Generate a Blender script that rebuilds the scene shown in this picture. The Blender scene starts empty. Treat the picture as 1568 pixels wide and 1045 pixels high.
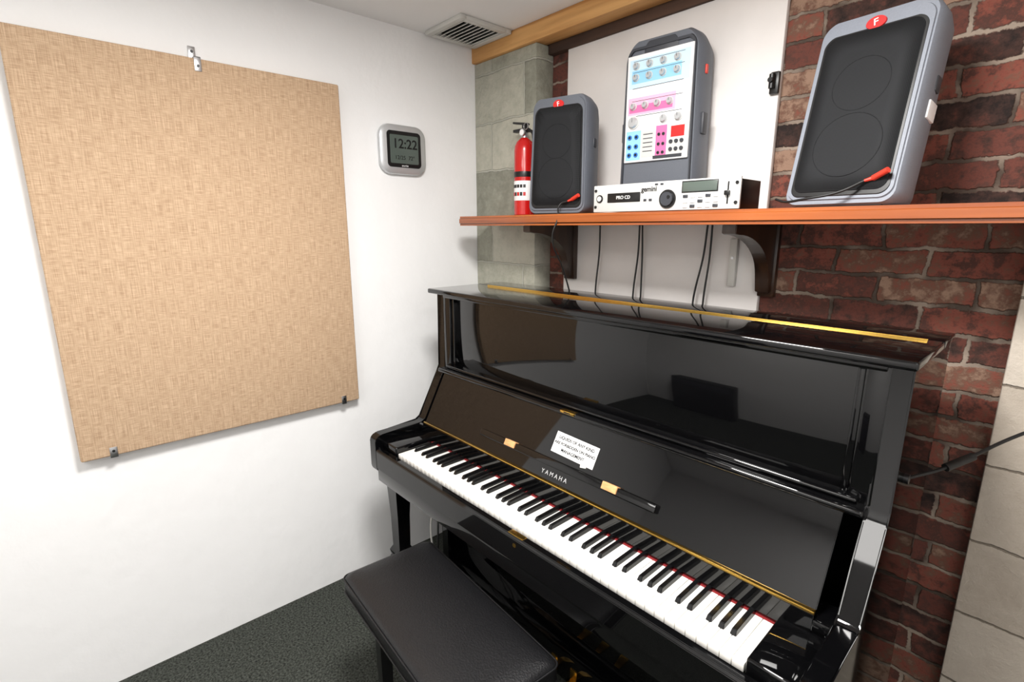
import bpy, bmesh, math, random
from mathutils import Vector, Matrix
random.seed(4)
R=math.radians
sc=bpy.context.scene
sc.view_settings.view_transform='Standard'
CX,CZ=2.0,1.523     # camera x and height

# ------------------------------------------------------------ materials
def newmat(name):
    m=bpy.data.materials.new(name); m.use_nodes=True
    nt=m.node_tree; b=nt.nodes['Principled BSDF']
    return m,nt,b
def srgb(r,g,b):
    f=lambda c:(c/255/12.92) if c/255<=.04045 else ((c/255+.055)/1.055)**2.4
    return (f(r),f(g),f(b),1)
def node(nt,t,**k):
    n=nt.nodes.new(t)
    for a,v in k.items(): setattr(n,a,v)
    return n
def mat(name,rgb,rough=.5,metal=0,spec=.5,coat=0,noise=0,nscale=20,bump=0,bscale=100,emit=0):
    m,nt,b=newmat(name); c=srgb(*rgb)
    b.inputs['Base Color'].default_value=c
    b.inputs['Roughness'].default_value=rough
    b.inputs['Metallic'].default_value=metal
    b.inputs['Specular IOR Level'].default_value=spec
    b.inputs['Coat Weight'].default_value=coat
    b.inputs['Coat Roughness'].default_value=.03
    if emit:
        b.inputs['Emission Color'].default_value=c; b.inputs['Emission Strength'].default_value=emit
    tc=node(nt,'ShaderNodeTexCoord')
    if noise:
        n=node(nt,'ShaderNodeTexNoise'); n.inputs['Scale'].default_value=nscale; n.inputs['Detail'].default_value=5
        nt.links.new(tc.outputs['Object'],n.inputs['Vector'])
        r=node(nt,'ShaderNodeValToRGB')
        r.color_ramp.elements[0].position=.3; r.color_ramp.elements[1].position=.7
        r.color_ramp.elements[0].color=tuple(x*(1-noise) for x in c[:3])+(1,)
        r.color_ramp.elements[1].color=tuple(min(1,x*(1+noise)) for x in c[:3])+(1,)
        nt.links.new(n.outputs['Fac'],r.inputs['Fac']); nt.links.new(r.outputs['Color'],b.inputs['Base Color'])
    if bump:
        n=node(nt,'ShaderNodeTexNoise'); n.inputs['Scale'].default_value=bscale; n.inputs['Detail'].default_value=4
        nt.links.new(tc.outputs['Object'],n.inputs['Vector'])
        bp=node(nt,'ShaderNodeBump'); bp.inputs['Strength'].default_value=bump; bp.inputs['Distance'].default_value=.01
        nt.links.new(n.outputs['Fac'],bp.inputs['Height']); nt.links.new(bp.outputs['Normal'],b.inputs['Normal'])
    return m
def brickmat(name,ramp,mortar,bw,rh,ms,rough=.8,offs=.5,bumpd=.006,distort=.008,off=(0,0),nz=.25,mortar2=None):
    m,nt,b=newmat(name); L=nt.links.new
    tc=node(nt,'ShaderNodeTexCoord'); sx=node(nt,'ShaderNodeSeparateXYZ'); cx=node(nt,'ShaderNodeCombineXYZ')
    L(tc.outputs['Object'],sx.inputs[0])
    ad=node(nt,'ShaderNodeMath',operation='ADD'); L(sx.outputs['X'],ad.inputs[0]); L(sx.outputs['Y'],ad.inputs[1])
    L(ad.outputs[0],cx.inputs['X']); L(sx.outputs['Z'],cx.inputs['Y'])
    mp=node(nt,'ShaderNodeMapping'); mp.inputs['Location'].default_value=(off[0],off[1],0); L(cx.outputs[0],mp.inputs['Vector'])
    n=node(nt,'ShaderNodeTexNoise'); n.inputs['Scale'].default_value=14; n.inputs['Detail'].default_value=5; n.inputs['Roughness'].default_value=.7; L(tc.outputs['Object'],n.inputs['Vector'])
    sb=node(nt,'ShaderNodeVectorMath',operation='SUBTRACT'); L(n.outputs['Color'],sb.inputs[0]); sb.inputs[1].default_value=(.5,.5,.5)
    sl=node(nt,'ShaderNodeVectorMath',operation='SCALE'); L(sb.outputs[0],sl.inputs[0]); sl.inputs['Scale'].default_value=distort*3
    av=node(nt,'ShaderNodeVectorMath',operation='ADD'); L(mp.outputs[0],av.inputs[0]); L(sl.outputs[0],av.inputs[1])
    bt=node(nt,'ShaderNodeTexBrick'); L(av.outputs[0],bt.inputs['Vector'])
    bt.offset=offs; bt.inputs['Scale'].default_value=1; bt.inputs['Brick Width'].default_value=bw; bt.inputs['Row Height'].default_value=rh
    bt.inputs['Mortar Size'].default_value=ms; bt.inputs['Mortar Smooth'].default_value=.5
    bt.inputs['Color1'].default_value=(0,0,0,1); bt.inputs['Color2'].default_value=(1,1,1,1); bt.inputs['Mortar'].default_value=(.5,.5,.5,1)
    n2=node(nt,'ShaderNodeTexNoise'); n2.inputs['Scale'].default_value=24; n2.inputs['Detail'].default_value=8; n2.inputs['Roughness'].default_value=.72; L(tc.outputs['Object'],n2.inputs['Vector'])
    ma=node(nt,'ShaderNodeMath',operation='MULTIPLY_ADD'); L(n2.outputs['Fac'],ma.inputs[0]); ma.inputs[1].default_value=nz*4; ma.inputs[2].default_value=-nz*2
    a2=node(nt,'ShaderNodeMath',operation='ADD'); L(bt.outputs['Color'],a2.inputs[0]); L(ma.outputs[0],a2.inputs[1])
    rp=node(nt,'ShaderNodeValToRGB'); el=rp.color_ramp.elements
    while len(el)<len(ramp): el.new(.5)
    for e,(p,c) in zip(el,ramp): e.position=p; e.color=srgb(*c)
    L(a2.outputs[0],rp.inputs['Fac'])
    n3=node(nt,'ShaderNodeTexNoise'); n3.inputs['Scale'].default_value=6; n3.inputs['Detail'].default_value=6; L(tc.outputs['Object'],n3.inputs['Vector'])
    r3=node(nt,'ShaderNodeValToRGB'); r3.color_ramp.elements[0].position=.43; r3.color_ramp.elements[1].position=.6
    r3.color_ramp.elements[0].color=srgb(*mortar); r3.color_ramp.elements[1].color=srgb(*(mortar2 or mortar)); L(n3.outputs['Fac'],r3.inputs['Fac'])
    mx=node(nt,'ShaderNodeMix',data_type='RGBA'); L(bt.outputs['Fac'],mx.inputs['Factor']); L(rp.outputs['Color'],mx.inputs['A'])
    L(r3.outputs['Color'],mx.inputs['B']); L(mx.outputs['Result'],b.inputs['Base Color'])
    b.inputs['Roughness'].default_value=rough; b.inputs['Specular IOR Level'].default_value=.25
    inv=node(nt,'ShaderNodeMath',operation='MULTIPLY_ADD'); L(bt.outputs['Fac'],inv.inputs[0]); inv.inputs[1].default_value=-1
    L(n2.outputs['Fac'],inv.inputs[2])
    bp=node(nt,'ShaderNodeBump'); bp.inputs['Strength'].default_value=.8; bp.inputs['Distance'].default_value=bumpd; L(inv.outputs[0],bp.inputs['Height']); L(bp.outputs['Normal'],b.inputs['Normal'])
    return m
def woodmat(name,c1,c2,rough=.4,scale=(1.5,25,25),coat=0):
    m,nt,b=newmat(name); L=nt.links.new
    tc=node(nt,'ShaderNodeTexCoord'); mp=node(nt,'ShaderNodeMapping'); mp.inputs['Scale'].default_value=scale; L(tc.outputs['Object'],mp.inputs['Vector'])
    n=node(nt,'ShaderNodeTexNoise'); n.inputs['Scale'].default_value=1; n.inputs['Detail'].default_value=6; n.inputs['Distortion'].default_value=.6; L(mp.outputs[0],n.inputs['Vector'])
    r=node(nt,'ShaderNodeValToRGB'); r.color_ramp.elements[0].position=.35; r.color_ramp.elements[1].position=.65
    r.color_ramp.elements[0].color=srgb(*c1); r.color_ramp.elements[1].color=srgb(*c2)
    L(n.outputs['Fac'],r.inputs['Fac']); L(r.outputs['Color'],b.inputs['Base Color']); b.inputs['Roughness'].default_value=rough
    b.inputs['Coat Weight'].default_value=coat; b.inputs['Coat Roughness'].default_value=.1
    return m
def burlapmat():
    m,nt,b=newmat('burlap'); L=nt.links.new
    tc=node(nt,'ShaderNodeTexCoord')
    def threads(sc,d=3):
        mp=node(nt,'ShaderNodeMapping'); mp.inputs['Scale'].default_value=sc; L(tc.outputs['Object'],mp.inputs['Vector'])
        n=node(nt,'ShaderNodeTexNoise'); n.inputs['Scale'].default_value=1; n.inputs['Detail'].default_value=d; L(mp.outputs[0],n.inputs['Vector']); return n
    a=threads((1,34,560)); c=threads((1,560,16)); 
    s=node(nt,'ShaderNodeMath',operation='ADD'); L(a.outputs['Fac'],s.inputs[0]); L(c.outputs['Fac'],s.inputs[1])
    h=node(nt,'ShaderNodeMath',operation='MULTIPLY'); L(s.outputs[0],h.inputs[0]); h.inputs[1].default_value=.5
    r=node(nt,'ShaderNodeValToRGB'); r.color_ramp.elements[0].position=.34; r.color_ramp.elements[1].position=.64
    r.color_ramp.elements[0].color=srgb(164,134,106); r.color_ramp.elements[1].color=srgb(214,186,156)
    L(h.outputs[0],r.inputs['Fac']); L(r.outputs['Color'],b.inputs['Base Color']); b.inputs['Roughness'].default_value=.95
    b.inputs['Specular IOR Level'].default_value=.1
    bp=node(nt,'ShaderNodeBump'); bp.inputs['Strength'].default_value=.4; bp.inputs['Distance'].default_value=.0015; L(h.outputs[0],bp.inputs['Height']); L(bp.outputs['Normal'],b.inputs['Normal'])
    return m
def grillemat():
    m,nt,b=newmat('speaker_grille'); L=nt.links.new
    tc=node(nt,'ShaderNodeTexCoord'); v=node(nt,'ShaderNodeTexVoronoi'); v.inputs['Scale'].default_value=330; v.inputs['Randomness'].default_value=0
    L(tc.outputs['Object'],v.inputs['Vector'])
    r=node(nt,'ShaderNodeValToRGB'); r.color_ramp.elements[0].position=.25; r.color_ramp.elements[1].position=.5
    r.color_ramp.elements[0].color=srgb(8,8,9); r.color_ramp.elements[1].color=srgb(36,37,39)
    L(v.outputs['Distance'],r.inputs['Fac']); L(r.outputs['Color'],b.inputs['Base Color']); b.inputs['Roughness'].default_value=.7
    b.inputs['Specular IOR Level'].default_value=.15
    return m

M={}
M['wall']=mat('white_wall_paint',(243,243,243),.75,noise=.012,nscale=3,bump=.25,bscale=14)
M['ceil']=mat('ceiling_paint',(243,242,241),.85,bump=.05,bscale=40)
M['carpet']=mat('carpet',(72,75,70),.98,spec=.1,noise=.75,nscale=140,bump=.9,bscale=300)
M['brick']=brickmat('brick_wall',[(0,(40,32,30)),(.2,(70,50,44)),(.38,(106,62,53)),(.55,(80,56,49)),(.7,(132,74,62)),(.84,(110,82,68)),(1,(150,122,104))],(78,67,59),.205,.070,.0065,mortar2=(158,143,129),distort=.012,nz=.34)
M['block']=brickmat('grey_block',[(0,(132,132,120)),(.5,(162,162,148)),(1,(188,186,172))],(182,182,170),.42,.205,.005,off=(.0,.07),bumpd=.009,distort=.008,nz=.36)
M['pblock']=brickmat('painted_block',[(0,(172,160,146)),(1,(200,190,177))],(124,114,102),.40,.2,.0035,off=(.13,.03),bumpd=.006,distort=.006)
M['board']=mat('painted_board',(228,224,221),.6,noise=.04,nscale=6,bump=.08,bscale=12)
M['beam']=woodmat('pine_beam',(190,134,74),(226,174,110),.6)
M['dbeam']=woodmat('dark_beam',(52,36,28),(84,60,46),.8)
M['shelf']=woodmat('shelf_wood',(134,66,26),(176,96,44),.3,(1.2,40,40),coat=.4)
M['bracket']=woodmat('bracket_wood',(40,26,18),(64,42,28),.35,(20,20,3),coat=.2)
M['burlap']=burlapmat()
M['black']=mat('piano_black',(6,6,7),.035,spec=.5)
M['satin']=mat('satin_black',(14,14,15),.35)
M['bkkey']=mat('black_key',(12,12,13),.22)
M['ivory']=mat('white_key',(238,236,230),.25,coat=.3)
M['felt']=mat('red_felt',(120,20,24),.95)
M['brass']=mat('brass',(214,172,84),.22,metal=1)
M['chrome']=mat('metal',(190,190,192),.3,metal=1)
M['leather']=mat('black_leather',(20,20,22),.42,spec=.4,bump=.18,bscale=220)
M['rubber']=mat('black_rubber',(12,12,12),.5)
M['white']=mat('white_plastic',(236,236,236),.45)
M['paper']=mat('paper',(240,240,240),.8)
M['grey']=mat('grey_plastic',(94,98,106),.5,noise=.05,nscale=300,bump=.08,bscale=500)
M['lgrey']=mat('light_grey_plastic',(122,127,137),.5,noise=.05,nscale=300,bump=.08,bscale=500)
M['dgrey']=mat('dark_grey_plastic',(52,54,60),.5)
M['grille']=grillemat()
M['red']=mat('red_enamel',(190,20,18),.25,coat=.4)
M['rlogo']=mat('red_badge',(200,36,36),.4)
M['orange']=mat('red_plug',(206,56,38),.45)
M['silver']=mat('silver_plastic',(200,202,204),.32,metal=.5)
M['sface']=mat('silver_face',(206,206,203),.4,metal=.15)
M['lcd']=mat('lcd_glass',(84,94,88),.2)
M['blue']=mat('blue_print',(40,104,176),.5)
M['lblue']=mat('light_blue_print',(146,200,232),.5)
M['pblue']=mat('pale_blue_print',(196,222,238),.5)
M['pink']=mat('pink_print',(220,110,162),.5)
M['ppink']=mat('pale_pink_print',(234,178,204),.5)
M['tan']=woodmat('tan_wood',(196,140,90),(222,170,118),.6,(20,60,20))
M['dark']=mat('dark_gap',(8,8,8),.8)
M['ventw']=mat('vent_white',(206,205,200),.55)
M['cloth']=mat('amp_tolex',(16,16,17),.7,bump=.3,bscale=300)

# ------------------------------------------------------------ geometry helpers
class G:
    def __init__(s,name,loc=(0,0,0),rot=(0,0,0)):
        s.e=bpy.data.objects.new(name,None); s.e.empty_display_size=.05
        sc.collection.objects.link(s.e); s.e.location=loc; s.e.rotation_euler=rot; s.loc=Vector(loc)
def link(ob,par):
    sc.collection.objects.link(ob)
    if par is not None: ob.parent=par.e
    return ob
def meshob(par,name,bm,m,smooth=False,ang=35):
    bmesh.ops.recalc_face_normals(bm,faces=bm.faces[:])
    me=bpy.data.meshes.new(name); bm.to_mesh(me); bm.free()
    if smooth:
        for p in me.polygons: p.use_smooth=True
        me.set_sharp_from_angle(angle=R(ang))
    me.materials.append(m)
    return link(bpy.data.objects.new(name,me),par)
def addbox(bm,x0,x1,y0,y1,z0,z1,bev=0,seg=2):
    vs=[bm.verts.new((x,y,z)) for x in(x0,x1) for y in(y0,y1) for z in(z0,z1)]
    fs=[(0,1,3,2),(4,6,7,5),(0,4,5,1),(2,3,7,6),(0,2,6,4),(1,5,7,3)]
    faces=[bm.faces.new([vs[i] for i in f]) for f in fs]
    if bev:
        ed=list({e for f in faces for e in f.edges})
        bmesh.ops.bevel(bm,geom=ed,offset=bev,segments=seg,affect='EDGES',profile=.5)
def box(par,name,x,y,z,m,bev=.002,seg=2):
    bm=bmesh.new(); addbox(bm,min(x),max(x),min(y),max(y),min(z),max(z),bev,seg)
    return meshob(par,name,bm,m,bev>0)
def loft(par,name,rings,m,cap=True,ang=35):
    bm=bmesh.new(); V=[[bm.verts.new(p) for p in r] for r in rings]; n=len(rings[0])
    for a,b in zip(V,V[1:]):
        for i in range(n): bm.faces.new((a[i],a[(i+1)%n],b[(i+1)%n],b[i]))
    if cap: bm.faces.new(V[0]); bm.faces.new(V[-1])
    return meshob(par,name,bm,m,True,ang)
def prismx(par,name,prof,x0,x1,m,bev=0):   # prof in (y,z)
    bm=bmesh.new()
    a=[bm.verts.new((x0,y,z)) for y,z in prof]; b=[bm.verts.new((x1,y,z)) for y,z in prof]; n=len(prof)
    bm.faces.new(a); bm.faces.new(b)
    for i in range(n): bm.faces.new((a[i],a[(i+1)%n],b[(i+1)%n],b[i]))
    if bev: bmesh.ops.bevel(bm,geom=bm.edges[:],offset=bev,segments=2,affect='EDGES')
    return meshob(par,name,bm,m,bev>0)
def cyl(par,name,p0,p1,r,m,seg=24,r2=None):
    p0=Vector(p0);p1=Vector(p1); d=(p1-p0); q=d.to_track_quat('Z','Y')
    r2=r if r2 is None else r2
    rings=[]
    for p,rr in((p0,r),(p1,r2)):
        rings.append([p+q@Vector((rr*math.cos(t),rr*math.sin(t),0)) for t in[2*math.pi*i/seg for i in range(seg)]])
    return loft(par,name,rings,m)
def lathe(par,name,c,prof,m,seg=32):       # prof (r,z)
    return loft(par,name,[[(c[0]+r*math.cos(2*math.pi*i/seg),c[1]+r*math.sin(2*math.pi*i/seg),c[2]+z) for i in range(seg)] for r,z in prof],m)
def tube(par,name,pts,r,m):
    cu=bpy.data.curves.new(name,'CURVE'); cu.dimensions='3D'; cu.bevel_depth=r; cu.bevel_resolution=3; cu.resolution_u=10; cu.use_fill_caps=True
    s=cu.splines.new('BEZIER'); s.bezier_points.add(len(pts)-1)
    for b,p in zip(s.bezier_points,pts): b.co=p; b.handle_left_type=b.handle_right_type='AUTO'
    cu.materials.append(m)
    return link(bpy.data.objects.new(name,cu),par)
def text(par,name,s,loc,rot,size,m,al='CENTER',bold=0):
    cu=bpy.data.curves.new(name,'FONT'); cu.body=s; cu.size=size; cu.align_x=al; cu.align_y='CENTER'; cu.extrude=.0003; cu.offset=bold
    cu.materials.append(m); o=link(bpy.data.objects.new(name,cu),par); o.location=loc; o.rotation_euler=rot; return o
def rrect(w,h,r,n=8,cx=0,z0=0):
    pts=[]
    for (px,pz,a0) in((w/2-r,r,-90),(w/2-r,h-r,0),(-w/2+r,h-r,90),(-w/2+r,r,180)):
        for i in range(n+1):
            a=R(a0+90*i/n); pts.append((cx+px+r*math.cos(a),z0+pz+r*math.sin(a)))
    return pts

# ------------------------------------------------------------ room
XR,YB,YF,H=3.0,1.66,-1.55,2.31
box(None,'floor',(-.1,XR+.1),(YF-.1,YB+.1),(-.1,0),M['carpet'],0)
box(None,'ceiling',(-.1,XR+.1),(YF-.1,YB+.1),(H,H+.1),M['ceil'],0)
box(None,'wall_left',(-.1,0),(YF-.1,YB+.1),(0,H),M['wall'],0)
box(None,'wall_back',(0,XR),(YB,YB+.1),(0,H),M['brick'],0)
box(None,'wall_right',(XR,XR+.1),(YF-.1,YB+.1),(0,H),M['wall'],0)
box(None,'wall_front',(0,XR),(YF-.1,YF),(0,H),M['wall'],0)
box(None,'wall_pillar',(0,.40),(1.56,YB),(0,2.240),M['block'],.006)
box(None,'wall_block',(1.905,XR),(1.60,YB),(0,H),M['pblock'],.006)
box(None,'wall_board',(.496,1.318),(1.64,YB),(0,2.212),M['board'],.003)
box(None,'trim_1',(0,XR),(1.545,1.625),(2.240,H),M['beam'],.004)
box(None,'trim_2',(.40,1.318),(1.626,YB),(2.205,2.25),M['dbeam'],.003)
# small conduit + latch on the board
g=G('wall_conduit',(1.235,1.63,1.43)); box(g,'channel',(-.012,.012),(-.008,.01),(-.09,.06),M['ventw'],.003); cyl(g,'screw',(0,-.010,.0),(0,-.007,0),.004,M['chrome'])
g=G('door_latch',(1.305,1.63,1.93)); box(g,'plate',(-.010,.016),(-.004,.01),(-.03,.03),M['satin'],.004); cyl(g,'bolt',(0,-.012,-.016),(0,-.012,.022),.008,M['satin']); cyl(g,'knob',(0,-.026,.005),(0,-.004,.005),.007,M['satin'])

# ceiling vent
g=G('ceiling_vent',(.1525,1.412,H))
for i,(x,y) in enumerate([((-.1225,.1225),(-.128,-.1)),((-.1225,.1225),(.1,.128)),((-.1225,-.095),(-.1,.1)),((.095,.1225),(-.1,.1))]):
    box(g,f'frame_{i}',x,y,(-.018,0),M['ventw'],.004)
box(g,'duct',(-.095,.095),(-.1,.1),(-.003,0),M['dark'],0)
for i in range(9):
    y=-.09+i*.0225
    prismx(g,f'louver_{i}',[(y-.008,-.016),(y-.006,-.018),(y+.01,-.005),(y+.008,-.003)],-.095,.095,M['ventw'])

# ------------------------------------------------------------ acoustic panel
g=G('acoustic_panel',(.003,.44,1.43))
bm=bmesh.new(); addbox(bm,.001,.042,-.452,.452,-.608,.608,.006,3); meshob(g,'burlap_face',bm,M['burlap'],True)
y=-.004
box(g,'clip_a_plate',(.042,.045),(y-.010,y+.010),(.57,.612),M['chrome'],.001)
box(g,'clip_a_tab',(.0,.045),(y-.010,y+.010),(.609,.612),M['chrome'],.001)
box(g,'clip_a_back',(0,.003),(y-.014,y+.006),(.609,.65),M['chrome'],.001)
cyl(g,'clip_a_screw',(.045,y,.585),(.048,y,.585),.004,M['satin']); cyl(g,'clip_a_screw_b',(.003,y-.004,.635),(.006,y-.004,.635),.004,M['satin'])
for n,y in(('clip_b',-.37),('clip_c',.385)):
    box(g,n+'_plate',(.042,.045),(y-.010,y+.010),(-.612,-.578),M['chrome'],.001)
    box(g,n+'_tab',(0,.045),(y-.010,y+.010),(-.612,-.609),M['chrome'],.001)
    cyl(g,n+'_screw',(.045,y,-.59),(.048,y,-.59),.004,M['satin'])

# ------------------------------------------------------------ wall clock
g=G('digital_wall_clock',(0,1.165,1.838))
def yz(pts,x): return [(x,a,b) for a,b in pts]
def rr(w,h,r): return [(a,b-h/2) for a,b in rrect(w,h,r)]
loft(g,'case',[yz(rr(.205,.185,.045),0),yz(rr(.218,.196,.05),.012),yz(rr(.212,.19,.048),.024),yz(rr(.185,.165,.035),.03)],M['silver'])
loft(g,'bezel',[yz(rr(.158,.142,.016),.0295),yz(rr(.156,.14,.016),.032)],M['satin'])
loft(g,'lcd',[yz(rr(.132,.112,.006),.0318),yz(rr(.13,.11,.006),.033)],M['lcd'])
text(g,'time','12:22',(.0333,.003,.02),(R(90),0,R(90)),.052,M['dark'],bold=.0008)
text(g,'date','12/25  72°',(.0333,0,-.033),(R(90),0,R(90)),.022,M['dark'])
text(g,'brand','acurite',(.0323,0,-.0635),(R(90),0,R(90)),.011,M['white'])

# ------------------------------------------------------------ shelf
SZ=CZ+.007; ST=SZ+.040; SY=1.335
g=G('wall_shelf',(1.3,SY,SZ))
bm=bmesh.new()
x0,x1,y0,y1=.155-1.3,2.98-1.3,0,1.56-SY
out=[(x1,y0),(x1,1.60-SY-.002),(1.9-1.3,1.60-SY-.002),(1.9-1.3,1.658-SY),(1.321-1.3,1.658-SY),(1.321-1.3,1.638-SY),(.402-1.3,1.638-SY),(.402-1.3,1.558-SY),(x0,1.558-SY)]
out+=[(x0+.02-.02*math.cos(a),y0+.02-.02*math.sin(a)) for a in [R(i*15) for i in range(7)]]
a=[bm.verts.new((x,y,.002)) for x,y in out]; b=[bm.verts.new((x,y,.040)) for x,y in out]
fa=bm.faces.new(a); fb=bm.faces.new(b)
for i in range(len(out)): bm.faces.new((a[i],a[(i+1)%len(out)],b[(i+1)%len(out)],b[i]))
ed=[e for e in list(fa.edges)+list(fb.edges) if all(v.co.y<.03 for v in e.verts)]
bmesh.ops.bevel(bm,geom=ed,offset=.01,segments=4,affect='EDGES')
meshob(g,'board',bm,M['shelf'],True)
def bracket(n,x,ywall):
    D=ywall-SY-.04; P=[(ywall-SY,.002),(.04,.002),(.04,-.022)]
    for i in range(13):
        t=R(90*i/12); P.append((.055+(D-.06)*math.sin(t), -.165+.14*math.cos(t)))
    P+=[(ywall-SY-.04,-.2),(ywall-SY,-.2)]
    prismx(g,n,P,x-1.3-.02,x-1.3+.02,M['bracket'],.002)
    box(g,n+'_plate',(x-1.3-.028,x-1.3+.028),(ywall-SY-.02,ywall-SY),(-.215,.002),M['bracket'])
bracket('bracket_l',.545,1.64); bracket('bracket_r',1.335,1.66)

# ------------------------------------------------------------ speakers
def outline(w,h,r,taper,arch,z0=0,grow=0):
    o=[]
    for x,z in rrect(w,h,r,10):
        t=z/h; z2=z+arch*(1-min(1,(2*x/w)**2))*max(0,(t-.5)*2); x2=x*(1-taper*t)
        o.append((x2,z2+z0))
    return o
def xz(pts,y): return [(a,y,b) for a,b in pts]
def speaker(name,loc,rotz,tilt,W,Hh,D,cable,tp,body):
    e=G(name,loc,(0,0,rotz)); 
    p=G('tilt',(0,0,0),(tilt,0,0)); p.e.parent=e.e; p.e.name='cabinet_'+('a' if tp>.03 else 'b')
    loft(p,'shell',[xz(outline(W*.95,Hh*.99,.028,tp,.014,.002),0),xz(outline(W,Hh,.03,tp,.014),.010),xz(outline(W*1.02,Hh,.034,tp,.014),.05),
        xz(outline(W*.97,Hh*.985,.034,tp,.014,.0),D*.6),xz(outline(W*.78,Hh*.93,.03,tp,.012,.0),D*.95),xz(outline(W*.72,Hh*.9,.03,tp,.012,.01),D)],body,ang=50)
    loft(p,'rim',[xz(outline(W*.93,Hh*.95,.026,tp,.012,.010),.002),xz(outline(W*.915,Hh*.94,.026,tp,.012,.012),-.004),xz(outline(W*.86,Hh*.875,.022,tp,.010,.018),-.004),xz(outline(W*.85,Hh*.87,.022,tp,.010,.02),.001)],body)
    loft(p,'grille_surround',[xz(outline(W*.865,Hh*.875,.022,tp,.010,.018),-.003),xz(outline(W*.855,Hh*.87,.022,tp,.010,.02),-.005)],M['satin'])
    loft(p,'grille',[xz(outline(W*.82,Hh*.845,.022,tp,.010,.028),-.004),xz(outline(W*.80,Hh*.83,.022,tp,.010,.032),-.009),xz(outline(W*.5,Hh*.6,.03,tp,.010,.08),-.011)],M['grille'],ang=60)
    for i,(zz,r) in enumerate([(.31,.29),(.63,.24)]):
        c=[( (r*W)*math.cos(t),-.0108,Hh*zz+(r*W)*math.sin(t)) for t in [2*math.pi*k/40 for k in range(41)]]
        tube(p,f'cone_ring_{i}',c,.0008,M['grille'])
    c=[(.021*math.cos(t),-.0058,Hh*.945+.014*math.sin(t)) for t in [2*math.pi*k/28 for k in range(28)]]
    c2=[(x*.95,-.0078,z) for x,y,z in c]; c0=[(x,0,z) for x,y,z in c]
    loft(p,'badge',[c0,c,c2],M['rlogo'])
    text(p,'badge_letter','F',(0,-.0082,Hh*.945),(R(90),R(-12),0),.022,M['white'],bold=.0002)
    for s in(-1,1):
        box(p,f'latch_{"lr"[s>0]}',(s*W*.475*(1-tp*.6),s*W*.52*(1-tp*.6)),(.045,.07),(Hh*.58,Hh*.66),M['dgrey'],.004)
    if tp<.03: box(p,'side_label',(W*.47,W*.518),(.035,.075),(Hh*.44,Hh*.53),M['white'],.002)
    box(p,'foot',(-W*.38,W*.38),(.01,D*.8),(-.003,.008),M['dgrey'],.003)
    pl=Vector((W*.30,-.012,Hh*.12))
    cyl(p,'plug',pl,pl+Vector((.03,-.012,.012)),.0065,M['orange'],16)
    cyl(p,'plug_boot',pl,pl+Vector((-.015,-.004,-.006)),.005,M['orange'],16,.003)
    tube(p,'cable',[pl+Vector((-.015,-.004,-.006))]+[Vector(q) for q in cable],.003,M['rubber'])
    return e
speaker('pa_speaker',(2-1.305,1.375,ST+.003),R(14),R(-2),.235,.385,.15,[(.03,-.022,.03),(.035,-.045,-.02),(.02,-.052,-.08),(.03,.02,-.2),(.05,.10,-.38)],.08,M['grey'])
speaker('pa_speaker.001',(2-.420,1.372,ST+.006),R(-8),R(-13),.246,.428,.15,[(.02,-.03,.02),(-.05,-.04,.004),(-.10,-.03,.002),(-.13,-.02,.012)],.015,M['lgrey'])

# ------------------------------------------------------------ powered mixer
g=G('pa_mixer',(2-.995,1.51,ST),(0,0,R(4)))
W,Hh,D=.275,.52,.125
def ol(w,h,r,z0=0): return outline(w,h,r,.06,.03,z0)
loft(g,'shell',[xz(ol(W*.93,Hh*.985,.04,.003),0),xz(ol(W,Hh,.045),.012),xz(ol(W*1.02,Hh,.045),.05),xz(ol(W*.95,Hh*.98,.045),D*.8),xz(ol(W*.85,Hh*.95,.045),D)],M['grey'],ang=50)
loft(g,'inner_rim',[xz(ol(W*.9,Hh*.83,.02,.075),.001),xz(ol(W*.89,Hh*.825,.02,.075),-.006),xz(ol(W*.86,Hh*.80,.02,.08),-.006),xz(ol(W*.85,Hh*.79,.02,.085),.002)],M['dgrey'])
px0,px1,pz0,pz1=-.112,.112,.165,.490
PW=px1-px0; PH=pz1-pz0
box(g,'control_panel',(px0,px1),(-.009,.001),(pz0,pz1),M['white'],.002)
FY=-.009
def pan(n,u0,u1,v0,v1,m,d=.0008): box(g,n,(px0+u0*PW,px0+u1*PW),(FY-d,FY+.0005),(pz1-v1*PH,pz1-v0*PH),m,0)
pan('band_pale_blue',.04,.96,.04,.30,M['pblue']); pan('band_blue',.08,.84,.14,.26,M['lblue'],.001)
pan('band_pale_pink',.04,.78,.39,.55,M['ppink']); pan('band_pink',.06,.74,.46,.53,M['pink'],.001)
pan('block_blue',.03,.27,.70,.98,M['lblue']); pan('block_grey',.29,.48,.72,.96,M['sface']); pan('strip_pink',.51,.68,.68,.96,M['pink'])
pan('slots',.48,.92,.955,.985,M['dgrey'],.0015)
pan('logo',.74,.94,.70,.80,M['rlogo'],.001); pan('block_lower',.70,.95,.82,.95,M['sface'])
for i in range(5): pan(f'label_line_{i}',.31,.46,.74+i*.04,.748+i*.04,M['dgrey'],.0012)
for j,v in enumerate((.055,.155,.30,.42,.56)): pan(f'label_rule_{j}',.10,.88,v,v+.004,M['dgrey'],.0012)
def knob(n,u,v,r=.010,m=M['silver'],h=.012):
    x=px0+u*PW; z=pz1-v*PH
    cyl(g,n+'_skirt',(x,FY,z),(x,FY-.003,z),r*1.15,M['sface'],20); cyl(g,n,(x,FY,z),(x,FY-h,z),r,m,20,r*.8)
    box(g,n+'_mark',(x-.0007,x+.0007),(FY-h-.0005,FY-h),(z,z+r*.75),M['dgrey'],0)
k=0
for v in(.10,.205):
    for u in(.15,.36,.57,.78): knob(f'knob_{k}',u,v); k+=1
for u in(.13,.32,.51,.70): knob(f'knob_{k}',u,.47); k+=1
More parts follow.
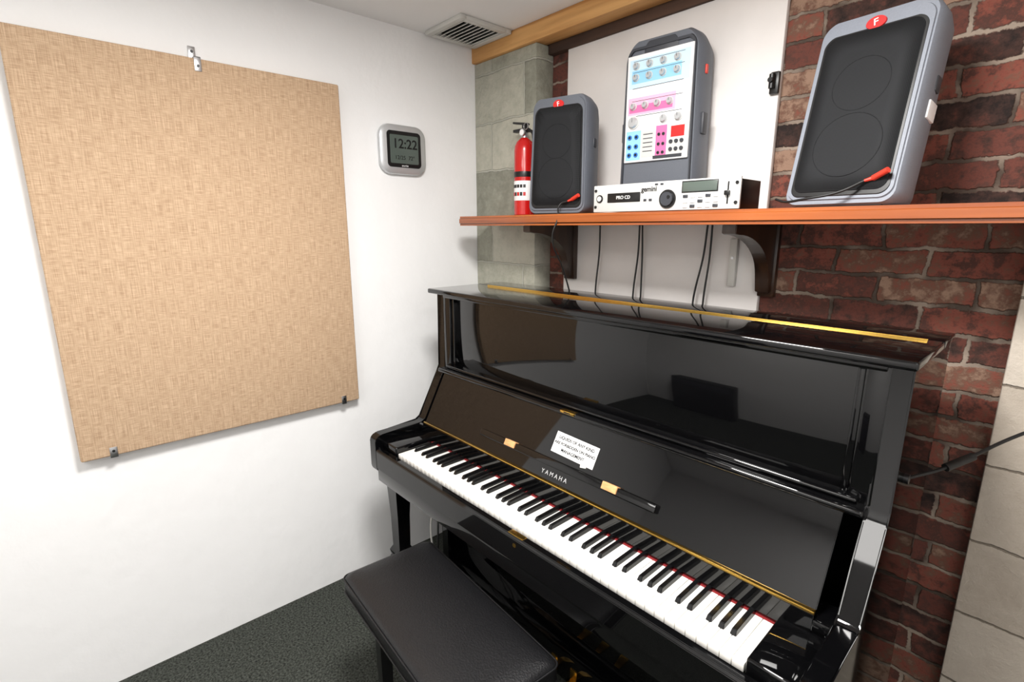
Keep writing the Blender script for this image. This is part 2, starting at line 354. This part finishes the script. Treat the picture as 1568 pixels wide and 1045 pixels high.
for u in(.14,.62,.84): knob(f'knob_{k}',u,.62,.018 if u<.2 else .0115); k+=1
for v in(.76,.85,.93):
    for u in(.09,.20,.56,.63):
        x=px0+u*PW; z=pz1-v*PH
        cyl(g,f'jack_{k}',(x,FY,z),(x,FY-.003,z),.0075 if u<.3 else .005,M['blue'] if u<.3 else M['dgrey'],16)
        cyl(g,f'jack_hole_{k}',(x,FY-.003,z),(x,FY-.0035,z),.004 if u<.3 else .0025,M['dark'],12); k+=1
for v in(.84,.91):
    for u in(.75,.83,.91):
        x=px0+u*PW; z=pz1-v*PH; cyl(g,f'jack_{k}',(x,FY,z),(x,FY-.004,z),.006,M['dgrey'],16); k+=1
loft(g,'handle_recess',[xz(outline(.12,.035,.014,.1,.012,Hh*.935),-.0015),xz(outline(.115,.033,.013,.1,.012,Hh*.937),-.003)],M['dgrey'])
for s in(-1,1): box(g,f'latch_{"lr"[s>0]}',(s*W*.475,s*W*.52),(.02,.05),(Hh*.45,Hh*.57),M['dgrey'],.004)
box(g,'red_clip',(W*.475,W*.50),(.03,.042),(Hh*.78,Hh*.83),M['orange'],.002)
box(g,'foot',(-.13,.13),(-.006,.1),(0,.03),M['grey'],.008)

# ------------------------------------------------------------ CD player
g=G('cd_player',(2-.870,1.352,ST),(0,0,R(1)))
box(g,'chassis',(-.222,.225),(.004,.148),(.004,.080),M['satin'],.002)
box(g,'face',(-.237,.237),(-.004,.004),(.002,.084),M['sface'],.002)
for i,(x,z) in enumerate([(-.228,.018),(-.228,.068),(.228,.018),(.228,.068)]):
    cyl(g,f'rack_screw_{i}',(x,-.007,z),(x,-.003,z),.0045,M['satin'],12)
box(g,'disc_slot',(-.182,-.062),(-.006,-.003),(.030,.058),M['satin'],.002)
text(g,'disc_logo','PRO CD',(-.122,-.0065,.044),(R(90),0,0),.014,M['white'])
text(g,'maker','gemini',(-.033,-.0046,.064),(R(90),0,0),.02,M['satin'],bold=.0005)
cyl(g,'power',(-.212,-.007,.043),(-.212,-.003,.043),.012,M['satin']); cyl(g,'power_cap',(-.212,-.009,.043),(-.212,-.007,.043),.008,M['sface'])
cyl(g,'jog_ring',(.03,-.008,.034),(.03,-.003,.034),.026,M['satin'],36); cyl(g,'jog_wheel',(.03,-.014,.034),(.03,-.008,.034),.019,M['dgrey'],36)
cyl(g,'jog_dimple',(.037,-.015,.039),(.037,-.0135,.039),.005,M['satin'])
box(g,'display',(.075,.175),(-.006,-.003),(.051,.077),M['lcd'],.001); box(g,'display_frame',(.072,.178),(-.005,-.003),(.048,.080),M['satin'],.001)
k=0
for r_,z in((0,.039),(1,.025),(2,.012)):
    for c in range(5):
        x=.078+c*.022; box(g,f'button_{k}',(x,x+.014),(-.007,-.003),(z-.004,z+.004),M['white'] if (c+r_)%3 else M['dgrey'],.001); k+=1
box(g,'pitch_slot',(.203,.207),(-.005,-.003),(.015,.072),M['dark'],0); box(g,'pitch_fader',(.198,.212),(-.014,-.004),(.037,.049),M['satin'],.002)
for c in range(4):
    x=-.05+c*.018; box(g,f'small_button_{c}',(x,x+.01),(-.006,-.003),(.03,.037) if c<2 else (.074,.079),M['dgrey'],.001)

# ------------------------------------------------------------ fire extinguisher
g=G('fire_extinguisher',(2-1.575,1.475,ST))
lathe(g,'cylinder',(0,0,0),[(.036,0),(.041,.006),(.041,.25),(.039,.268),(.032,.284),(.02,.295),(.014,.30)],M['red'])
lathe(g,'label',(0,0,0),[(.0414,.06),(.0416,.0605),(.0416,.135),(.0414,.1355)],M['paper'])
lathe(g,'label_black',(0,0,0),[(.0414,.15),(.0416,.151),(.0416,.17),(.0414,.171)],M['satin'])
for i in range(5):
    a=R(-115+i*18); x,y=.042*math.cos(a),.042*math.sin(a)
    b_=box(g,f'pictogram_{i}',(-.005,.005),(-.0006,.0006),(-.007,.007),M['satin'] if i%2 else M['red'],0); b_.location=(x,y,.085); b_.rotation_euler=(0,0,a+R(90))
    b_=box(g,f'pictogram_{i+5}',(-.005,.005),(-.0006,.0006),(-.006,.006),M['satin'],0); b_.location=(x,y,.115); b_.rotation_euler=(0,0,a+R(90))
cyl(g,'neck',(0,0,.295),(0,0,.33),.014,M['chrome']); cyl(g,'gauge',(.005,-.02,.318),(.005,-.012,.318),.014,M['chrome']); cyl(g,'gauge_face',(.005,-.0208,.318),(.005,-.02,.318),.011,M['paper'])
prismx(g,'lower_lever',[(-.012,.325),(-.012,.335),(.012,.335),(.012,.325)],-.055,.02,M['satin'])
up=box(g,'upper_lever',(-.06,.018),(-.011,.011),(-.004,.004),M['satin'],.002); up.location=(0,0,.352); up.rotation_euler=(0,R(10),0)
box(g,'lever_post',(-.006,.014),(-.010,.010),(.33,.354),M['satin'],.002)
tube(g,'pin_ring',[(.02+.012*math.cos(t),-.012,.34+.012*math.sin(t)) for t in [2*math.pi*i/10 for i in range(11)]],.0015,M['chrome'])
tube(g,'nozzle',[(.012,0,.325),(.035,.005,.32),(.046,.005,.29),(.047,.005,.22)],.006,M['rubber'])
cyl(g,'nozzle_tip',(.047,.005,.225),(.047,.005,.19),.008,M['rubber'],16,.010)

# ------------------------------------------------------------ hanging cables
g=G('hanging_cables',(1,1.6,1.5))
def hang(n,x,y,dx=0):
    z0=CZ-1.5+.010
    tube(g,n,[(x-1,y-1.6,z0),(x-1+dx*.3,y-1.6+.004,z0-.1),(x-1+dx,y-1.6-.003,z0-.25),(x-1+dx,y-1.6+.01,-1.1)],.0032,M['rubber'])
hang('cable_a',2-1.29,1.61,-.01); hang('cable_b',2-1.11,1.61,-.012); hang('cable_c',2-1.10,1.612,.01); hang('cable_d',2-.85,1.61,-.03); hang('cable_e',2-.835,1.612,-.01)

# ------------------------------------------------------------ piano
PX,PY=2-.92,.80
g=G('upright_piano',(PX,PY,0),(0,0,R(.8)))
K=M['black']; Wd=.755; WR=.745
def Y(v): return v-PY
prof=[(Y(1.49),.03),(Y(1.49),1.278),(Y(1.12),1.278),(Y(1.12),.99),(Y(1.105),.965),(Y(1.02),.80),(Y(1.0),.788),(Y(.83),.785),(Y(.812),.778),(Y(.803),.765),(Y(.803),.66),(Y(.81),.645),(Y(.86),.62),(Y(1.06),.60),(Y(1.11),.57),(Y(1.11),.03)]
prismx(g,'side_l',prof,-Wd,-Wd+.045,K,.003); prismx(g,'side_r',prof,WR-.04,WR,K,.003)
# lid
box(g,'lid_front',(-Wd-.012,WR+.008),(Y(1.085),Y(1.331)),(1.278,1.296),K,.005,3)
box(g,'lid_back',(-Wd-.012,WR+.008),(Y(1.335),Y(1.462)),(1.278,1.296),K,.004,3)
box(g,'lid_hinge',(-.70,WR-.02),(Y(1.330),Y(1.3365)),(1.288,1.2972),M['brass'],.001)
box(g,'lid_rail',(-Wd+.045,WR-.04),(Y(1.115),Y(1.14)),(1.262,1.278),K,.004)
box(g,'back',(-Wd+.045,WR-.04),(Y(1.44),Y(1.48)),(.05,1.275),M['satin'],0)
# upper panel, stiles, mouldings
box(g,'upper_panel',(-.675,.675),(Y(1.135),Y(1.155)),(.96,1.265),K,.002)
for s,n in((-1,'l'),(1,'r')):
    box(g,'stile_'+n,(s*.67,s*.712),(Y(1.118),Y(1.15)),(.96,1.275),K,.005)
    box(g,'stile_bead_'+n,(s*.655,s*.67),(Y(1.126),Y(1.15)),(1.0,1.262),K,.005)
box(g,'moulding',(-.71,.708),(Y(1.082),Y(1.14)),(.976,.992),K,.006,3)
box(g,'moulding_upper',(-.69,.69),(Y(1.105),Y(1.14)),(.992,1.004),K,.005,3)
fx=box(g,'moulding_lock',(-.067,-.013),(Y(1.079),Y(1.100)),(.985,.9935),M['brass'],.0015)
box(g,'moulding_lock_slot',(-.052,-.028),(Y(1.0785),Y(1.0795)),(.987,.991),M['dark'],0)
# fall board (open, leaning)
fb=[(Y(.997),.803),(Y(1.009),.798),(Y(1.105),.972),(Y(1.09),.978)]
prismx(g,'fallboard',fb,-.675,.675,K,.0015)
th=math.atan2(.175,.093)
def fp(x,s,d=0):
    return Vector((x,Y(.997)+s*math.cos(th)-d*math.sin(th),.803+s*math.sin(th)+d*math.cos(th)))
def fbox(n,xa,xb,s,h,d,m,bev=.001,rot=0):
    o=box(g,n,(-(xb-xa)/2,(xb-xa)/2),(-h/2,h/2),(0,d),m,bev); o.location=fp((xa+xb)/2,s); o.rotation_euler=(Matrix.Rotation(th,3,'X')@Matrix.Rotation(rot,3,'Z')).to_euler()
    return o
fbox('ledge',-.36,.31,.052,.022,.014,K,.003)
fbox('ledge_cap_a',-.235,-.19,.055,.02,.018,M['tan'],.001); fbox('ledge_cap_b',.15,.197,.055,.02,.018,M['tan'],.001)
fbox('sign',-.060,.098,.112,.062,.0012,M['paper'],0,R(-2))
def ftext(n,s,x,sl,size,m,d=.002,rot=0,bold=0):
    t=text(g,n,s,fp(x,sl,d),(0,0,0),size,m,bold=bold); t.rotation_euler=(Matrix.Rotation(th,3,'X')@Matrix.Rotation(rot,3,'Z')).to_euler(); return t
ftext('sign_line_1','LIQUIDS OF ANY KIND',.020,.129,.0128,M['dark'],.0016,R(-2),.0003)
ftext('sign_line_2','ARE FORBIDDEN ON PIANO',.019,.112,.0120,M['dark'],.0016,R(-2),.0003)
ftext('sign_line_3','MANAGEMENT',.018,.095,.0128,M['dark'],.0016,R(-2),.0003)
fbox('sign_tape',.055,.075,.079,.012,.0016,M['ventw'],0,R(10))
ftext('nameplate','Y A M A H A',-.02,.020,.018,M['silver'],.0006)
box(g,'fallboard_hinge',(-.675,.675),(Y(.987),Y(.998)),(.797,.8045),M['brass'],.0015)
prismx(g,'name_board',[(Y(.984),.80),(Y(.996),.80),(Y(1.01),.76),(Y(1.0),.742),(Y(.982),.75)],-.675,.675,K,.001)
box(g,'key_felt',(-.62,.62),(Y(.980),Y(.998)),(.735,.7425),M['felt'],.001)
# key blocks
for s,n in((-1,'l'),(1,'r')):
    box(g,'key_block_'+n,(s*.616,s*.71),(Y(.832),Y(1.0)),(.66,.762),K,.006,3)
    box(g,'key_block_cap_'+n,(s*.63,s*.71),(Y(.985),Y(1.06)),(.76,.79),K,.006)
prismx(g,'key_slip',[(Y(.803),.66),(Y(.803),.728),(Y(.808),.735),(Y(.826),.735),(Y(.832),.729),(Y(.832),.66)],-.711,.708,K,.0015)
box(g,'key_bed',(-.711,.708),(Y(.806),Y(1.12)),(.612,.662),K,.004)
box(g,'slip_lock',(-.0,.055),(Y(.808),Y(.826)),(.7345,.7365),M['brass'],.0006)
cyl(g,'keyhole',(.03,Y(.8025),.712),(.03,Y(.804),.712),.006,M['brass'],16)
# keys
pitch=1.225/52
bm=bmesh.new(); bk=bmesh.new(); kf=Y(.838)
for i in range(52):
    x0=-.6125+i*pitch
    addbox(bm,x0+.0005,x0+pitch-.0005,kf,kf+.150,.722,.7405,.0012,2)
    if i%7 in(0,2,3,5,6) and i<51:
        xc=x0+pitch+{0:.001,2:-.002,3:.002,5:-.0025,6:0}[i%7]
        y0,y1=kf+.052,kf+.148; z0,z1=.738,.752
        vs=[bk.verts.new(p) for p in[(xc-.0068,y0,z0),(xc+.0068,y0,z0),(xc+.0068,y1,z0),(xc-.0068,y1,z0),(xc-.0048,y0+.007,z1-.001),(xc+.0048,y0+.007,z1-.001),(xc+.0048,y1,z1),(xc-.0048,y1,z1)]]
        fs=[bk.faces.new([vs[j] for j in f]) for f in[(0,3,2,1),(4,5,6,7),(0,1,5,4),(1,2,6,5),(2,3,7,6),(3,0,4,7)]]
        bmesh.ops.bevel(bk,geom=list({e for f in fs for e in f.edges}),offset=.0012,segments=2,affect='EDGES')
meshob(g,'white_keys',bm,M['ivory'],True); meshob(g,'black_keys',bk,M['bkkey'],True)
# lower case
box(g,'knee_panel',(-.705,.705),(Y(1.13),Y(1.15)),(.14,.60),K,.003)
box(g,'bottom_rail',(-.711,.708),(Y(1.10),Y(1.15)),(.03,.14),K,.004)
box(g,'bottom_board',(-.72,.715),(Y(1.12),Y(1.47)),(.03,.06),M['satin'],0)
for s,n in((-1,'l'),(1,'r')):
    prismx(g,'toe_'+n,[(Y(.84),.02),(Y(.84),.075),(Y(.86),.09),(Y(1.11),.11),(Y(1.49),.11),(Y(1.49),.02)],s*.69-.05,s*.69+.05,K,.003)
    for j,yy in enumerate((.89,1.45)): cyl(g,f'caster_{n}{j}',(s*.70-.012,Y(yy),.022),(s*.70+.012,Y(yy),.022),.022,M['brass'])
    c=(s*.695,Y(.88))
    sq=lambda h,z:[(c[0]+a*h,c[1]+b*h,z) for a,b in((-1,-1),(1,-1),(1,1),(-1,1))]
    loft(g,'leg_'+n,[sq(.038,.09),sq(.038,.26),sq(.030,.28),sq(.034,.30),sq(.024,.32),sq(.026,.45),sq(.032,.57),sq(.040,.60),sq(.040,.625)],K)
for i,x in enumerate((-.085,0,.085)):
    pts=[]
    for t,w,zt in((0,.010,.062),(.35,.010,.064),(.7,.016,.060),(1,.014,.052)):
        y=Y(1.11)-t*.13
        pts.append([(x-w,y,zt-.008),(x+w,y,zt-.008),(x+w,y,zt),(x-w,y,zt)])
    loft(g,f'pedal_{i}',pts,M['brass'])
    box(g,f'pedal_plate_{i}',(x-.014,x+.014),(Y(1.097),Y(1.101)),(.05,.10),M['brass'],.001)

# ------------------------------------------------------------ bench
g=G('piano_bench',(2-1.044,.664,0),(0,0,R(-3.5)))
def ring(w,d,r,z): return [(a,b-d/2,z) for a,b in rrect(w,d,r,6)]
w,d=.650,.300
loft(g,'cushion',[ring(w-.012,d-.012,.018,.432),ring(w,d,.022,.438),ring(w,d,.022,.475),ring(w-.008,d-.008,.024,.486),ring(w-.03,d-.03,.03,.492),ring(w-.12,d-.1,.05,.497),ring(w-.4,d-.25,.02,.499)],M['leather'],ang=60)
for i,z in enumerate((.480,.436)):
    rg=ring(w+.001,d+.001,.022,0); tube(g,f'piping_{i}',[(x,y,z) for x,y,_ in rg]+[(rg[0][0],rg[0][1],z)],.0025,M['leather'])
box(g,'apron',(-.23,.26),(-.10,.11),(.39,.434),M['satin'],.004)
for i,(a,b) in enumerate(((-1,-1),(1,-1),(1,1),(-1,1))):
    cxx,cyy=(-.205 if a<0 else .24),b*.08
    sq=lambda h,z:[(cxx+p*h,cyy+q*h,z) for p,q in((-1,-1),(1,-1),(1,1),(-1,1))]
    loft(g,f'leg_{i}',[sq(.015,0),sq(.019,.36),sq(.021,.362),sq(.021,.432)],M['satin'])

# ------------------------------------------------------------ cable at right and cables under piano
o=Vector((1.85,1.2,1.05)); g=G('instrument_cable',o)
pts=[Vector((CX-.178,1.2,CZ-.483)),Vector((CX-.13,1.27,CZ-.465)),Vector((CX-.04,1.43,CZ-.41)),Vector((CX+.12,1.54,CZ-.30)),Vector((CX+.3,1.597,CZ-.1))]
tube(g,'cord',[p-o for p in pts],.0035,M['rubber']); cyl(g,'connector',pts[1]-o,pts[1]-o+Vector((.032,.058,.017)),.008,M['rubber'],16)
cyl(g,'socket',pts[0]-o+Vector((-.004,0,0)),pts[0]-o+Vector((.006,0,0)),.01,M['satin'])
g=G('floor_cables',(.42,1.0,0))
tube(g,'cord_a',[(-.05,.12,.6),(-.03,.05,.45),(.02,.0,.3),(-.01,.03,.12),(.1,.05,.008),(.3,-.05,.008)],.004,M['rubber'])
tube(g,'cord_b',[(.0,.12,.6),(-.06,.04,.42),(-.02,.0,.25),(.04,.03,.1),(.0,-.1,.008),(.15,-.2,.008)],.004,M['ventw'])
box(g,'power_adapter',(.0,.05),(.06,.09),(.38,.45),M['dgrey'],.006)

# ------------------------------------------------------------ amplifier by the rear wall (seen mirrored in the piano)
g=G('guitar_amplifier',(2-1.2,-1.36,0))
box(g,'cabinet',(-.33,.33),(-.15,.15),(.03,.74),M['cloth'],.015); box(g,'grille_cloth',(-.29,.29),(.148,.156),(.07,.56),M['satin'],.004)
box(g,'control_strip',(-.29,.29),(.148,.158),(.6,.69),M['dgrey'],.003)
for i in range(6): cyl(g,f'knob_{i}',(-.22+i*.085,.158,.645),(-.22+i*.085,.172,.645),.012,M['satin'])
for i,(a,b) in enumerate(((-.28,-.1),(.28,-.1),(.28,.1),(-.28,.1))): cyl(g,f'foot_{i}',(a,b,0),(a,b,.032),.02,M['rubber'])

# ------------------------------------------------------------ lights
def area(n,loc,size,power,rot=(0,0,0),col=(1,.975,.945)):
    l=bpy.data.lights.new(n,'AREA'); l.shape='RECTANGLE'; l.size,l.size_y=size; l.energy=power; l.color=col
    o=bpy.data.objects.new(n,l); sc.collection.objects.link(o); o.location=loc; o.rotation_euler=rot
area('ceiling_lamp',(2-.6,.45,2.29),(.35,.35),50)
area('ceiling_lamp.001',(2.6,-.3,2.29),(.5,.5),16)
area('ceiling_lamp.002',(1.5,-.9,2.29),(.8,.6),18)
w=bpy.data.worlds.new('World'); sc.world=w; w.use_nodes=True; w.node_tree.nodes['Background'].inputs[0].default_value=(.8,.85,.9,1); w.node_tree.nodes['Background'].inputs[1].default_value=.2

# ------------------------------------------------------------ camera
cam=bpy.data.cameras.new('Camera'); co=bpy.data.objects.new('Camera',cam); sc.collection.objects.link(co)
cam.sensor_width=36; cam.lens=18.09; cam.clip_start=.02
co.location=(CX,0,CZ); co.rotation_euler=(R(90-12.4),0,R(48.2)); sc.camera=co
